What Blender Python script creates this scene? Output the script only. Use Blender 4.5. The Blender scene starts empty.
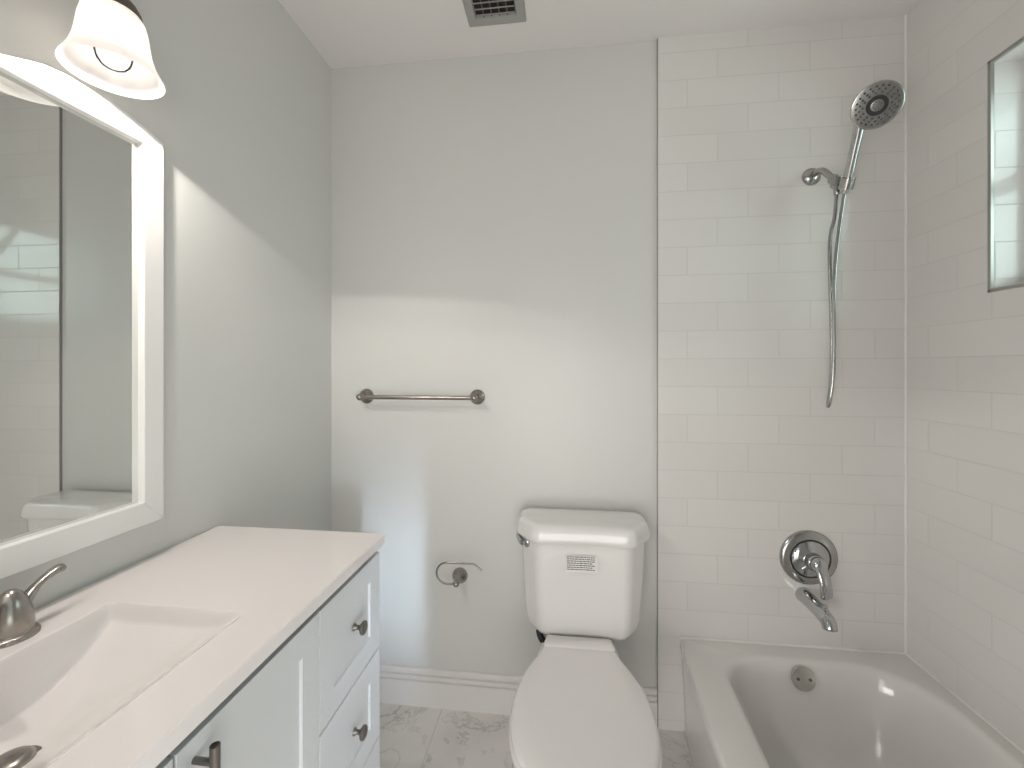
import bpy, bmesh, math, random
from mathutils import Vector, Matrix

C = bpy.context.scene.collection
R = math.radians
PI = math.pi

# ---------------------------------------------------------------- camera
cam_d = bpy.data.cameras.new('camera')
cam_d.sensor_width = 36.0
cam_d.lens = 428.2 / 1024 * 36.0
cam_d.shift_y = -(384 - 367.85) / 1024
cam_d.clip_start = 0.02
cam = bpy.data.objects.new('camera', cam_d)
C.objects.link(cam)
cam.location = (0.9472, -1.648, 1.3448)
cam.rotation_euler = (PI / 2, 0, 0.1196)
bpy.context.scene.camera = cam

# ---------------------------------------------------------------- exposure
vs = bpy.context.scene.view_settings
vs.view_transform = 'Standard'
vs.look = 'None'
vs.gamma = 1.0
vs.use_curve_mapping = False
vs.exposure = 0.0

# ---------------------------------------------------------------- world: hazy sky above, foliage low down
W = bpy.data.worlds.new('world')
bpy.context.scene.world = W
W.use_nodes = True
wn, wl = W.node_tree.nodes, W.node_tree.links
wn.clear()
w_out = wn.new('ShaderNodeOutputWorld')
w_bg = wn.new('ShaderNodeBackground')
w_tc = wn.new('ShaderNodeTexCoord')
w_noise = wn.new('ShaderNodeTexNoise')
w_noise.inputs['Scale'].default_value = 7.0
w_noise.inputs['Detail'].default_value = 5.0
w_leaf = wn.new('ShaderNodeValToRGB')
w_leaf.color_ramp.elements[0].position = 0.42
w_leaf.color_ramp.elements[0].color = (0.10, 0.22, 0.14, 1)
w_leaf.color_ramp.elements[1].position = 0.62
w_leaf.color_ramp.elements[1].color = (0.85, 1.0, 0.92, 1)
w_sep = wn.new('ShaderNodeSeparateXYZ')
w_up = wn.new('ShaderNodeMapRange')
w_up.inputs['From Min'].default_value = 0.15
w_up.inputs['From Max'].default_value = 0.75
w_mix = wn.new('ShaderNodeMixRGB')
w_mix.inputs['Color2'].default_value = (0.80, 0.95, 0.98, 1)
w_in = wn.new('ShaderNodeMixRGB')                       # towards -x, behind the doorway, lies the dim house
w_in.inputs['Color1'].default_value = (0.20, 0.205, 0.21, 1)
w_side = wn.new('ShaderNodeMapRange')
w_side.inputs['From Min'].default_value = 0.25
w_side.inputs['From Max'].default_value = 0.45
wl.new(w_sep.outputs['X'], w_side.inputs['Value'])
wl.new(w_side.outputs[0], w_in.inputs['Fac'])
wl.new(w_mix.outputs[0], w_in.inputs['Color2'])
w_bg.inputs['Strength'].default_value = 1.1
wl.new(w_tc.outputs['Generated'], w_noise.inputs['Vector'])
wl.new(w_noise.outputs['Fac'], w_leaf.inputs['Fac'])
wl.new(w_tc.outputs['Generated'], w_sep.inputs[0])
wl.new(w_sep.outputs['Z'], w_up.inputs['Value'])
wl.new(w_up.outputs[0], w_mix.inputs['Fac'])
wl.new(w_leaf.outputs['Color'], w_mix.inputs['Color1'])
wl.new(w_in.outputs[0], w_bg.inputs['Color'])
wl.new(w_bg.outputs[0], w_out.inputs['Surface'])

# ---------------------------------------------------------------- lights
LAMP_W = 9.0            # each vanity bulb
GLOW_W = 0.28
LAMP_COL = (1.0, 0.93, 0.86)
LAMPS_Y = (-0.94, -1.40)
LAMP_X = 0.11
RIM_Z = 1.895
def area(name, loc, target, sx, sy, power, col):
    l = bpy.data.lights.new(name, 'AREA')
    l.shape = 'RECTANGLE'
    l.size, l.size_y = sx, sy
    l.energy = power
    l.color = col
    o = bpy.data.objects.new(name, l)
    C.objects.link(o)
    o.location = loc
    o.rotation_euler = (Vector(target) - Vector(loc)).to_track_quat('-Z', 'Y').to_euler()
    return o
# added fill light from the unbuilt adjoining room, reaching in only through the doorway
area('bedroom_fill', (0.95, -3.6, 1.35), (0.95, 0.0, 1.2), 2.4, 2.2, 10.0, (0.96, 0.98, 1.0))
# added fills aimed through the doorway to brighten ceiling and side walls
area('doorway_fill', (1.0, -3.4, 0.85), (0.95, -0.2, 2.1), 2.4, 1.6, 47.0, (1.0, 0.955, 0.92))
area('doorway_fill', (2.5, -3.1, 0.5), (0.0, -0.4, 1.8), 1.2, 1.0, 20.0, (1.0, 0.98, 0.96))
area('doorway_fill', (-0.5, -3.0, 0.5), (2.1, -0.4, 1.7), 1.2, 1.0, 36.0, (1.0, 0.965, 0.94))
# slit of bluish sky light from the bedroom window, angled past the right door jamb
sl = area('bedroom_window_light', (2.86, -4.7, 1.0), (0.35, 0.0, 0.50), 0.14, 0.5, 0.75, (0.66, 0.82, 1.0))
sl.data.spread = R(10)
# daylight of the small shower window
area('shower_window_daylight', (2.62, -1.05, 2.0), (2.15, -0.29, 1.8), 0.7, 0.7, 1.5, (0.72, 1.0, 0.88))

area('shower_window_daylight', (2.5, -0.62, 1.95), (0.0, -0.5, 1.3), 0.6, 0.55, 3.4, (0.72, 0.93, 0.95))

# ================================================================ helpers
def mat(name, col, rough=0.5, metal=0.0, spec=0.5, coat=0.0, noise=0.0, nscale=8.0, bump=0.0, bscale=60.0):
    m = bpy.data.materials.new(name)
    m.use_nodes = True
    n, l = m.node_tree.nodes, m.node_tree.links
    b = n['Principled BSDF']
    b.inputs['Base Color'].default_value = (*col, 1)
    b.inputs['Roughness'].default_value = rough
    b.inputs['Metallic'].default_value = metal
    b.inputs['Specular IOR Level'].default_value = spec
    b.inputs['Coat Weight'].default_value = coat
    b.inputs['Coat Roughness'].default_value = 0.05
    tc = n.new('ShaderNodeTexCoord')
    if noise:
        t = n.new('ShaderNodeTexNoise')
        t.inputs['Scale'].default_value = nscale
        t.inputs['Detail'].default_value = 4
        l.new(tc.outputs['Object'], t.inputs['Vector'])
        mr = n.new('ShaderNodeMapRange')
        mr.inputs['To Min'].default_value = 1 - noise
        mr.inputs['To Max'].default_value = 1 + noise
        l.new(t.outputs['Fac'], mr.inputs['Value'])
        hsv = n.new('ShaderNodeHueSaturation')
        hsv.inputs['Color'].default_value = (*col, 1)
        l.new(mr.outputs[0], hsv.inputs['Value'])
        l.new(hsv.outputs[0], b.inputs['Base Color'])
    if bump:
        t2 = n.new('ShaderNodeTexNoise')
        t2.inputs['Scale'].default_value = bscale
        t2.inputs['Detail'].default_value = 3
        l.new(tc.outputs['Object'], t2.inputs['Vector'])
        bp = n.new('ShaderNodeBump')
        bp.inputs['Strength'].default_value = bump
        bp.inputs['Distance'].default_value = 0.002
        l.new(t2.outputs['Fac'], bp.inputs['Height'])
        l.new(bp.outputs[0], b.inputs['Normal'])
    return m

class NB:
    """tiny node-maths builder"""
    def __init__(s, m):
        s.n, s.l = m.node_tree.nodes, m.node_tree.links
    def put(s, sock, v):
        if hasattr(v, 'links'):
            s.l.new(v, sock)
        else:
            sock.default_value = v
    def m(s, op, a, b=0.0, c=None):
        x = s.n.new('ShaderNodeMath')
        x.operation = op
        s.put(x.inputs[0], a)
        s.put(x.inputs[1], b)
        if c is not None:
            s.put(x.inputs[2], c)
        return x.outputs[0]

ROW = 0.1032
TILE_W = 0.3163
def tile_mat(name, axis, phase, shift, z0=0.3465):
    """glossy white 4x12 wall tile laid in one-third offset, thin grout"""
    m = mat(name, (0.80, 0.785, 0.765), rough=0.10)
    k = NB(m)
    b = k.n['Principled BSDF']
    tc = k.n.new('ShaderNodeTexCoord')
    sp = k.n.new('ShaderNodeSeparateXYZ')
    k.l.new(tc.outputs['Object'], sp.inputs[0])
    rz = k.m('DIVIDE', k.m('SUBTRACT', sp.outputs['Z'], z0), ROW)
    row = k.m('FLOOR', rz)
    off = k.m('DIVIDE', k.m('FLOORED_MODULO', k.m('ADD', row, shift), 3.0), 3.0)
    u = k.m('SUBTRACT', k.m('DIVIDE', k.m('SUBTRACT', sp.outputs[axis], phase), TILE_W), off)
    col = k.m('FLOOR', u)
    fu = k.m('FRACT', u)
    fz = k.m('FRACT', rz)
    du = k.m('MULTIPLY', k.m('MINIMUM', fu, k.m('SUBTRACT', 1.0, fu)), TILE_W)
    dz = k.m('MULTIPLY', k.m('MINIMUM', fz, k.m('SUBTRACT', 1.0, fz)), ROW)
    d = k.m('MINIMUM', du, dz)
    mr = k.n.new('ShaderNodeMapRange')
    mr.interpolation_type = 'SMOOTHSTEP'
    mr.inputs['From Min'].default_value = 0.0005
    mr.inputs['From Max'].default_value = 0.0020
    k.l.new(d, mr.inputs['Value'])
    # per-tile tone
    wn_ = k.n.new('ShaderNodeTexWhiteNoise')
    wn_.noise_dimensions = '2D'
    cx = k.n.new('ShaderNodeCombineXYZ')
    k.l.new(col, cx.inputs[0])
    k.l.new(row, cx.inputs[1])
    k.l.new(cx.outputs[0], wn_.inputs['Vector'])
    tone = k.m('ADD', 0.985, k.m('MULTIPLY', wn_.outputs['Value'], 0.03))
    hs = k.n.new('ShaderNodeHueSaturation')
    hs.inputs['Color'].default_value = (0.76, 0.745, 0.72, 1)
    k.l.new(tone, hs.inputs['Value'])
    mx = k.n.new('ShaderNodeMixRGB')
    mx.inputs['Color1'].default_value = (0.63, 0.615, 0.59, 1)
    k.l.new(mr.outputs[0], mx.inputs['Fac'])
    k.l.new(hs.outputs[0], mx.inputs['Color2'])
    k.l.new(mx.outputs[0], b.inputs['Base Color'])
    ro = k.m('SUBTRACT', 0.6, k.m('MULTIPLY', mr.outputs[0], 0.48))
    k.l.new(ro, b.inputs['Roughness'])
    nz = k.n.new('ShaderNodeTexNoise')
    nz.inputs['Scale'].default_value = 9.0
    k.l.new(tc.outputs['Object'], nz.inputs['Vector'])
    hgt = k.m('ADD', mr.outputs[0], k.m('MULTIPLY', nz.outputs['Fac'], 1.5))
    bp = k.n.new('ShaderNodeBump')
    bp.inputs['Strength'].default_value = 0.35
    bp.inputs['Distance'].default_value = 0.0012
    k.l.new(hgt, bp.inputs['Height'])
    k.l.new(bp.outputs[0], b.inputs['Normal'])
    return m

def marble_mat():
    m = mat('marble_tile', (0.7, 0.68, 0.65), rough=0.22)
    k = NB(m)
    b = k.n['Principled BSDF']
    tc = k.n.new('ShaderNodeTexCoord')
    sp = k.n.new('ShaderNodeSeparateXYZ')
    k.l.new(tc.outputs['Object'], sp.inputs[0])
    n1 = k.n.new('ShaderNodeTexNoise')
    n1.inputs['Scale'].default_value = 3.2
    n1.inputs['Detail'].default_value = 8
    n1.inputs['Roughness'].default_value = 0.62
    n1.inputs['Distortion'].default_value = 1.6
    k.l.new(tc.outputs['Object'], n1.inputs['Vector'])
    vein = k.m('ABSOLUTE', k.m('SUBTRACT', n1.outputs['Fac'], 0.5))
    mr = k.n.new('ShaderNodeMapRange')
    mr.inputs['From Min'].default_value = 0.0
    mr.inputs['From Max'].default_value = 0.022
    mr.inputs['To Min'].default_value = 0.45
    mr.inputs['To Max'].default_value = 0.0
    k.l.new(vein, mr.inputs['Value'])
    n2 = k.n.new('ShaderNodeTexNoise')
    n2.inputs['Scale'].default_value = 5.0
    n2.inputs['Detail'].default_value = 5
    k.l.new(tc.outputs['Object'], n2.inputs['Vector'])
    vm = k.m('MULTIPLY', mr.outputs[0], k.m('SUBTRACT', k.m('MULTIPLY', n2.outputs['Fac'], 2.2), 0.55))
    cl = k.n.new('ShaderNodeMixRGB')
    cl.inputs['Color1'].default_value = (0.90, 0.865, 0.835, 1)
    cl.inputs['Color2'].default_value = (0.80, 0.77, 0.745, 1)
    mr2 = k.n.new('ShaderNodeMapRange')
    mr2.inputs['From Min'].default_value = 0.42
    mr2.inputs['From Max'].default_value = 0.75
    k.l.new(n2.outputs['Fac'], mr2.inputs['Value'])
    k.l.new(mr2.outputs[0], cl.inputs['Fac'])
    mv = k.n.new('ShaderNodeMixRGB')
    mv.inputs['Color2'].default_value = (0.20, 0.18, 0.16, 1)
    cv = k.n.new('ShaderNodeClamp')
    k.l.new(vm, cv.inputs['Value'])
    k.l.new(cv.outputs[0], mv.inputs['Fac'])
    k.l.new(cl.outputs[0], mv.inputs['Color1'])
    # tile joints 0.305 x 0.61
    fx = k.m('FRACT', k.m('DIVIDE', k.m('SUBTRACT', sp.outputs['X'], 0.472), 0.305))
    fy = k.m('FRACT', k.m('DIVIDE', k.m('SUBTRACT', sp.outputs['Y'], -0.45), 0.61))
    dx = k.m('MULTIPLY', k.m('MINIMUM', fx, k.m('SUBTRACT', 1.0, fx)), 0.305)
    dy = k.m('MULTIPLY', k.m('MINIMUM', fy, k.m('SUBTRACT', 1.0, fy)), 0.61)
    g = k.n.new('ShaderNodeMapRange')
    g.inputs['From Min'].default_value = 0.0008
    g.inputs['From Max'].default_value = 0.0022
    k.l.new(k.m('MINIMUM', dx, dy), g.inputs['Value'])
    mg = k.n.new('ShaderNodeMixRGB')
    mg.inputs['Color1'].default_value = (0.66, 0.64, 0.62, 1)
    k.l.new(g.outputs[0], mg.inputs['Fac'])
    k.l.new(mv.outputs[0], mg.inputs['Color2'])
    k.l.new(mg.outputs[0], b.inputs['Base Color'])
    return m

def glass_mix(name, transp, col=(1, 1, 1), rough=0.0, glow=None):
    """thin clear glass: transparent with a reflecting skin"""
    m = bpy.data.materials.new(name)
    m.use_nodes = True
    n, l = m.node_tree.nodes, m.node_tree.links
    n.clear()
    o = n.new('ShaderNodeOutputMaterial')
    t = n.new('ShaderNodeBsdfTransparent')
    t.inputs['Color'].default_value = (*col, 1)
    g = n.new('ShaderNodeBsdfGlossy')
    g.inputs['Roughness'].default_value = rough
    lw = n.new('ShaderNodeLayerWeight')
    lw.inputs['Blend'].default_value = 1 - transp
    mx = n.new('ShaderNodeMixShader')
    l.new(lw.outputs['Fresnel'], mx.inputs[0])
    l.new(t.outputs[0], mx.inputs[1])
    l.new(g.outputs[0], mx.inputs[2])
    l.new(mx.outputs[0], o.inputs['Surface'])
    return m

def opal_mat():
    m = bpy.data.materials.new('opal_glass')
    m.use_nodes = True
    n, l = m.node_tree.nodes, m.node_tree.links
    n.clear()
    o = n.new('ShaderNodeOutputMaterial')
    d = n.new('ShaderNodeBsdfDiffuse')
    d.inputs['Color'].default_value = (0.93, 0.92, 0.91, 1)
    t = n.new('ShaderNodeBsdfTranslucent')
    t.inputs['Color'].default_value = (0.95, 0.93, 0.92, 1)
    m1 = n.new('ShaderNodeMixShader')
    m1.inputs[0].default_value = 0.75
    l.new(d.outputs[0], m1.inputs[1])
    l.new(t.outputs[0], m1.inputs[2])
    g = n.new('ShaderNodeBsdfGlossy')
    g.inputs['Roughness'].default_value = 0.25
    m2 = n.new('ShaderNodeMixShader')
    m2.inputs[0].default_value = 0.05
    l.new(m1.outputs[0], m2.inputs[1])
    l.new(g.outputs[0], m2.inputs[2])
    l.new(m2.outputs[0], o.inputs['Surface'])
    return m

def emit_mat(name, col, s):
    m = bpy.data.materials.new(name)
    m.use_nodes = True
    n, l = m.node_tree.nodes, m.node_tree.links
    n.clear()
    o = n.new('ShaderNodeOutputMaterial')
    e = n.new('ShaderNodeEmission')
    e.inputs['Color'].default_value = (*col, 1)
    e.inputs['Strength'].default_value = s
    l.new(e.outputs[0], o.inputs['Surface'])
    return m

M = {}
M['paint'] = mat('wall_paint', (0.69, 0.69, 0.67), rough=0.36, bump=0.12, bscale=90, noise=0.012, nscale=2.5)
M['ceiling'] = mat('ceiling_paint', (0.87, 0.845, 0.83), rough=0.7, bump=0.1, bscale=70)
M['tile_back'] = tile_mat('tile_back', 'X', 1.4018, -1.0)
M['tile_right'] = tile_mat('tile_right', 'Y', -0.302, -2.0)
M['tile_jamb'] = tile_mat('tile_jamb', 'X', 2.46, 0.0, z0=0.355)
M['marble'] = marble_mat()
M['trim_white'] = mat('trim_white', (0.80, 0.78, 0.76), rough=0.3)
M['caulk'] = mat('caulk', (0.86, 0.85, 0.82), rough=0.4)
M['edge_metal'] = mat('edge_metal', (0.40, 0.39, 0.36), rough=0.35, metal=0.8)
M['gap_shade'] = mat('gap_shadow', (0.32, 0.32, 0.31), rough=0.8)  # colour of the painted gap shadow beside the tile
M['cab'] = mat('cabinet_white', (0.67, 0.69, 0.70), rough=0.32)
M['cab_shade'] = mat('cabinet_gap_shade', (0.20, 0.21, 0.215), rough=0.7)
M['ply'] = mat('plywood', (0.62, 0.53, 0.36), rough=0.7, noise=0.1)
M['counter'] = mat('cultured_marble', (0.82, 0.775, 0.765), rough=0.12, coat=0.3)
M['nickel'] = mat('brushed_nickel', (0.36, 0.335, 0.31), rough=0.27, metal=1.0)
M['nickel_dark'] = mat('dark_nickel', (0.22, 0.205, 0.19), rough=0.28, metal=1.0)
M['bronze'] = mat('bronze', (0.16, 0.14, 0.12), rough=0.4, metal=0.9)
M['chrome'] = mat('chrome', (0.55, 0.56, 0.57), rough=0.07, metal=1.0)
M['chrome_soft'] = mat('chrome_soft', (0.46, 0.46, 0.45), rough=0.2, metal=1.0)
M['black'] = mat('black_rubber', (0.02, 0.02, 0.02), rough=0.5)
M['mirror'] = mat('mirror_glass', (0.72, 0.735, 0.715), rough=0.0, metal=1.0)
M['frame'] = mat('mirror_frame_white', (0.86, 0.845, 0.83), rough=0.28)
M['porcelain'] = mat('porcelain', (0.80, 0.785, 0.765), rough=0.08, coat=0.4)
M['seat'] = mat('seat_plastic', (0.83, 0.80, 0.785), rough=0.18)
M['tub'] = mat('tub_enamel', (0.80, 0.785, 0.76), rough=0.10, coat=0.3)
M['opal'] = opal_mat()
M['bulb'] = glass_mix('bulb_glass', 0.90)
M['filament'] = emit_mat('filament', (1.0, 0.92, 0.8), 12.0)
M['vent'] = mat('vent_grey', (0.42, 0.415, 0.40), rough=0.45, metal=0.2)
M['vent_dark'] = mat('vent_dark', (0.02, 0.018, 0.018), rough=0.8)
M['vinyl'] = mat('window_vinyl', (0.82, 0.84, 0.83), rough=0.35)
M['pane'] = glass_mix('window_pane', 0.9)
M['paper'] = mat('sticker_paper', (0.84, 0.83, 0.81), rough=0.6)
M['ink'] = mat('sticker_ink', (0.10, 0.10, 0.10), rough=0.6)
M['steel_plate'] = mat('steel_plate', (0.62, 0.60, 0.57), rough=0.22, metal=1.0)
M['door_floor'] = mat('oak_floor', (0.55, 0.47, 0.38), rough=0.4, noise=0.15)

def obj(name, bm, m, parent=None, smooth=40, kind=None, bevel=0.0, subsurf=0):
    bmesh.ops.recalc_face_normals(bm, faces=bm.faces[:])
    me = bpy.data.meshes.new(name)
    bm.to_mesh(me)
    bm.free()
    for x in (m if isinstance(m, (list, tuple)) else [m]):
        me.materials.append(x)
    if smooth:
        me.polygons.foreach_set('use_smooth', [True] * len(me.polygons))
        me.set_sharp_from_angle(angle=R(smooth))
    o = bpy.data.objects.new(name, me)
    C.objects.link(o)
    if parent is not None:
        o.parent = parent
        o.matrix_parent_inverse = Matrix.Translation(parent.location).inverted() if not parent.parent else Matrix.Translation(parent.parent.location if parent.type == 'EMPTY' else (0, 0, 0)).inverted()
        if parent.type != 'EMPTY':
            o.matrix_parent_inverse = Matrix.Identity(4)
    if kind:
        o['kind'] = kind
    if bevel:
        b = o.modifiers.new('bevel', 'BEVEL')
        b.width = bevel
        b.segments = 3
        b.limit_method = 'ANGLE'
        b.angle_limit = R(40)
        b.harden_normals = False
    if subsurf:
        s = o.modifiers.new('subsurf', 'SUBSURF')
        s.levels = s.render_levels = subsurf
    return o

def thing(name, label, cat, loc, group=None):
    o = bpy.data.objects.new(name, None)
    C.objects.link(o)
    o.location = loc
    o.empty_display_size = 0.05
    tag(o, label, cat, group)
    return o

def tag(o, label, cat, group=None):
    o['label'] = label
    o['category'] = cat
    if group:
        o['group'] = group
    return o

def box(bm, lo, hi):
    x0, y0, z0 = lo
    x1, y1, z1 = hi
    v = [bm.verts.new(p) for p in ((x0, y0, z0), (x1, y0, z0), (x1, y1, z0), (x0, y1, z0), (x0, y0, z1), (x1, y0, z1), (x1, y1, z1), (x0, y1, z1))]
    for f in ((0, 3, 2, 1), (4, 5, 6, 7), (0, 1, 5, 4), (1, 2, 6, 5), (2, 3, 7, 6), (3, 0, 4, 7)):
        bm.faces.new([v[i] for i in f])
    return v

def boxes(*bs):
    bm = bmesh.new()
    for lo, hi in bs:
        box(bm, lo, hi)
    return bm

def frame_of(d):
    d = Vector(d).normalized()
    u = d.cross(Vector((0, 0, 1)))
    if u.length < 1e-4:
        u = Vector((1, 0, 0))
    u.normalize()
    return u, d.cross(u).normalized(), d

def ring(bm, c, u, v, r, n, rv=None):
    rv = r if rv is None else rv
    return [bm.verts.new(Vector(c) + u * (math.cos(2 * PI * i / n) * r) + v * (math.sin(2 * PI * i / n) * rv)) for i in range(n)]

def bridge(bm, a, b):
    n = len(a)
    for i in range(n):
        bm.faces.new((a[i], a[(i + 1) % n], b[(i + 1) % n], b[i]))

def lathe(bm, base, axis, prof, n=32, cap0=True, cap1=True):
    """prof = [(radius, distance along axis)]"""
    u, v, d = frame_of(axis)
    base = Vector(base)
    rings = [ring(bm, base + d * h, u, v, max(r, 1e-5), n) for r, h in prof]
    for a, b in zip(rings, rings[1:]):
        bridge(bm, a, b)
    if cap0:
        bm.faces.new(rings[0])
    if cap1:
        bm.faces.new(rings[-1])
    return bm

def smooth_path(pts, per=8):
    """Catmull-Rom through the points (any tuple length)"""
    P = [Vector(p) for p in pts]
    P = [P[0] * 2 - P[1]] + P + [P[-1] * 2 - P[-2]]
    out = []
    for i in range(1, len(P) - 2):
        for s in range(per):
            t = s / per
            a, b, c, d = P[i - 1], P[i], P[i + 1], P[i + 2]
            out.append(0.5 * ((2 * b) + (c - a) * t + (2 * a - 5 * b + 4 * c - d) * t * t + (3 * b - a - 3 * c + d) * t * t * t))
    out.append(P[-2])
    return out

def tube(bm, pts, rad, n=14, caps=True, flat=1.0):
    """tube along a path; rad number or list; flat squashes the section's second axis"""
    P = [Vector(p) for p in pts]
    rads = rad if isinstance(rad, (list, tuple)) else [rad] * len(P)
    rings = []
    t0 = (P[1] - P[0]).normalized()
    u, v, _ = frame_of(t0)
    for i, p in enumerate(P):
        t = (P[min(i + 1, len(P) - 1)] - P[max(i - 1, 0)]).normalized()
        u = (u - t * u.dot(t)).normalized()
        v = t.cross(u).normalized()
        rings.append(ring(bm, p, u, v, rads[i], n, rads[i] * flat))
    for a, b in zip(rings, rings[1:]):
        bridge(bm, a, b)
    if caps:
        bm.faces.new(rings[0])
        bm.faces.new(rings[-1])
    return bm

def ball(bm, c, r, n=20, sc=(1, 1, 1)):
    res = bmesh.ops.create_uvsphere(bm, u_segments=n, v_segments=n // 2, radius=r)
    for v in res['verts']:
        v.co = Vector((v.co.x * sc[0], v.co.y * sc[1], v.co.z * sc[2])) + Vector(c)
    return bm

def round_poly(pts, rads, seg=6):
    """closed 2-D outline with rounded corners"""
    out = []
    n = len(pts)
    for i in range(n):
        p, a, b = Vector(pts[i]), Vector(pts[i - 1]), Vector(pts[(i + 1) % n])
        r = rads[i] if isinstance(rads, (list, tuple)) else rads
        d0, d1 = (a - p).normalized(), (b - p).normalized()
        ang = d0.angle(d1)
        t = min(r / math.tan(ang / 2), (a - p).length * 0.49, (b - p).length * 0.49)
        r2 = t * math.tan(ang / 2)
        cen = p + (d0 + d1).normalized() * (r2 / math.sin(ang / 2))
        s, e = p + d0 * t, p + d1 * t
        for k in range(seg + 1):
            q = s.lerp(e, k / seg) - cen
            out.append(cen + q.normalized() * r2)
    return [(q.x, q.y) for q in out]

def loft(bm, sections, cap0=True, cap1=True):
    """sections: list of lists of 3-D points, equal counts"""
    rs = [[bm.verts.new(p) for p in s] for s in sections]
    for a, b in zip(rs, rs[1:]):
        bridge(bm, a, b)
    if cap0:
        bm.faces.new(rs[0])
    if cap1:
        bm.faces.new(rs[-1])
    return bm

def scaled(outline, s, c, dz, sy=None):
    sy = s if sy is None else sy
    return [(c[0] + (x - c[0]) * s, c[1] + (y - c[1]) * sy, dz) for x, y in outline]

def inset(outline, d):
    """offset a convex-ish closed outline inwards by d"""
    n = len(outline)
    A = sum(outline[i][0] * outline[(i + 1) % n][1] - outline[(i + 1) % n][0] * outline[i][1] for i in range(n))
    sg = 1 if A > 0 else -1
    out = []
    for i in range(n):
        p = Vector(outline[i])
        a, b = Vector(outline[i - 1]), Vector(outline[(i + 1) % n])
        t = (b - a).normalized()
        nrm = Vector((-t.y, t.x)) * sg
        out.append((p.x + nrm.x * d, p.y + nrm.y * d))
    return out

def at_z(outline, z):
    return [(x, y, z) for x, y in outline]

# ================================================================ the setting
CEIL = 2.574
XR = 2.134
YB = 0.0115            # painted back wall plane, the tile stands 11.5 mm proud of it
YN = -1.545            # near wall (the doorway the photograph is taken from)
TX = 1.297             # left edge of the tile surround

o = obj('floor', boxes(((-0.12, YN - 0.12, -0.05), (XR + 0.3, 0.15, 0.0))), M['marble'], kind='structure', smooth=0)
obj('floor.001', boxes(((-2.5, -5.2, -0.05), (4.0, YN - 0.12, -0.002))), M['door_floor'], kind='structure', smooth=0)
obj('ceiling', boxes(((-0.12, YN - 0.12, CEIL), (XR + 0.3, 0.15, CEIL + 0.06))), M['ceiling'], kind='structure', smooth=0)
obj('wall_left', boxes(((-0.12, YN - 0.12, 0), (0, 0.15, CEIL))), M['paint'], kind='structure', smooth=0)
obj('wall_back', boxes(((0, YB, 0), (XR + 0.3, 0.15, CEIL))), M['paint'], kind='structure', smooth=0)
obj('wall_tile', boxes(((TX, 0.0, 0), (XR, YB, CEIL))), M['tile_back'], kind='structure', smooth=0)
DX0, DX1, DH = 0.52, 1.27, 2.03
obj('wall_near', boxes(((0, YN - 0.12, 0), (DX0, YN, CEIL)), ((DX1, YN - 0.12, 0), (XR, YN, CEIL)), ((DX0, YN - 0.12, DH), (DX1, YN, CEIL))), M['paint'], kind='structure', smooth=0)
# right wall with the window opening
WY0, WY1, WZ0, WZ1, WX = -0.95, -0.292, 1.556, 2.205, XR + 0.15
obj('wall_right', boxes(((XR, YN - 0.12, 0), (WX, 0.15, WZ0)), ((XR, YN - 0.12, WZ1), (WX, 0.15, CEIL)), ((XR, WY1, WZ0), (WX, 0.15, WZ1)), ((XR, YN - 0.12, WZ0), (WX, WY0, WZ1))), M['tile_right'], kind='structure', smooth=0)
# tiled reveal lining (jambs), flat soffit and sill
obj('trim_1', boxes(((XR + 0.004, WY1 - 0.008, WZ0), (WX - 0.03, WY1 - 0.0005, WZ1)), ((XR + 0.004, WY0 + 0.0005, WZ0), (WX - 0.03, WY0 + 0.008, WZ1)),
                    ((XR + 0.004, WY0, WZ1 - 0.006), (WX - 0.03, WY1, WZ1 - 0.0005))), M['tile_jamb'], kind='structure', smooth=0)
obj('trim_2', boxes(((XR + 0.002, WY0, WZ0 + 0.0005), (WX - 0.03, WY1, WZ0 + 0.012))), M['tub'], kind='structure', smooth=0)
# metal edge strip around the opening
e = 0.009
obj('trim_3', boxes(((XR - 0.003, WY1 - e, WZ0), (XR + 0.008, WY1, WZ1)), ((XR - 0.003, WY0, WZ0), (XR + 0.008, WY0 + e, WZ1)),
                    ((XR - 0.003, WY0, WZ1 - e), (XR + 0.008, WY1, WZ1)), ((XR - 0.003, WY0, WZ0), (XR + 0.008, WY1, WZ0 + e))), M['edge_metal'], kind='structure', bevel=0.0015)
# window unit
w1 = obj('window_1', boxes(((WX - 0.05, WY0 + 0.008, WZ0 + 0.012), (WX, WY0 + 0.05, WZ1 - 0.006)), ((WX - 0.05, WY1 - 0.05, WZ0 + 0.012), (WX, WY1 - 0.008, WZ1 - 0.006)),
                             ((WX - 0.05, WY0 + 0.05, WZ0 + 0.012), (WX, WY1 - 0.05, WZ0 + 0.055)), ((WX - 0.05, WY0 + 0.05, WZ1 - 0.05), (WX, WY1 - 0.05, WZ1 - 0.006)),
                             ((WX - 0.045, WY0 + 0.05, 1.87), (WX - 0.005, WY1 - 0.05, 1.905))), M['vinyl'], kind='structure', bevel=0.003)
obj('pane', boxes(((WX - 0.027, WY0 + 0.05, WZ0 + 0.055), (WX - 0.023, WY1 - 0.05, WZ1 - 0.05))), M['pane'], parent=w1, smooth=0)
# door casing of the doorway behind the camera
obj('trim_4', boxes(((DX0 - 0.03, YN, 0), (DX0, YN + 0.012, DH + 0.06)), ((DX1, YN, 0), (DX1 + 0.03, YN + 0.012, DH + 0.06)), ((DX0, YN, DH), (DX1, YN + 0.012, DH + 0.06))), M['trim_white'], kind='structure', bevel=0.003)

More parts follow.
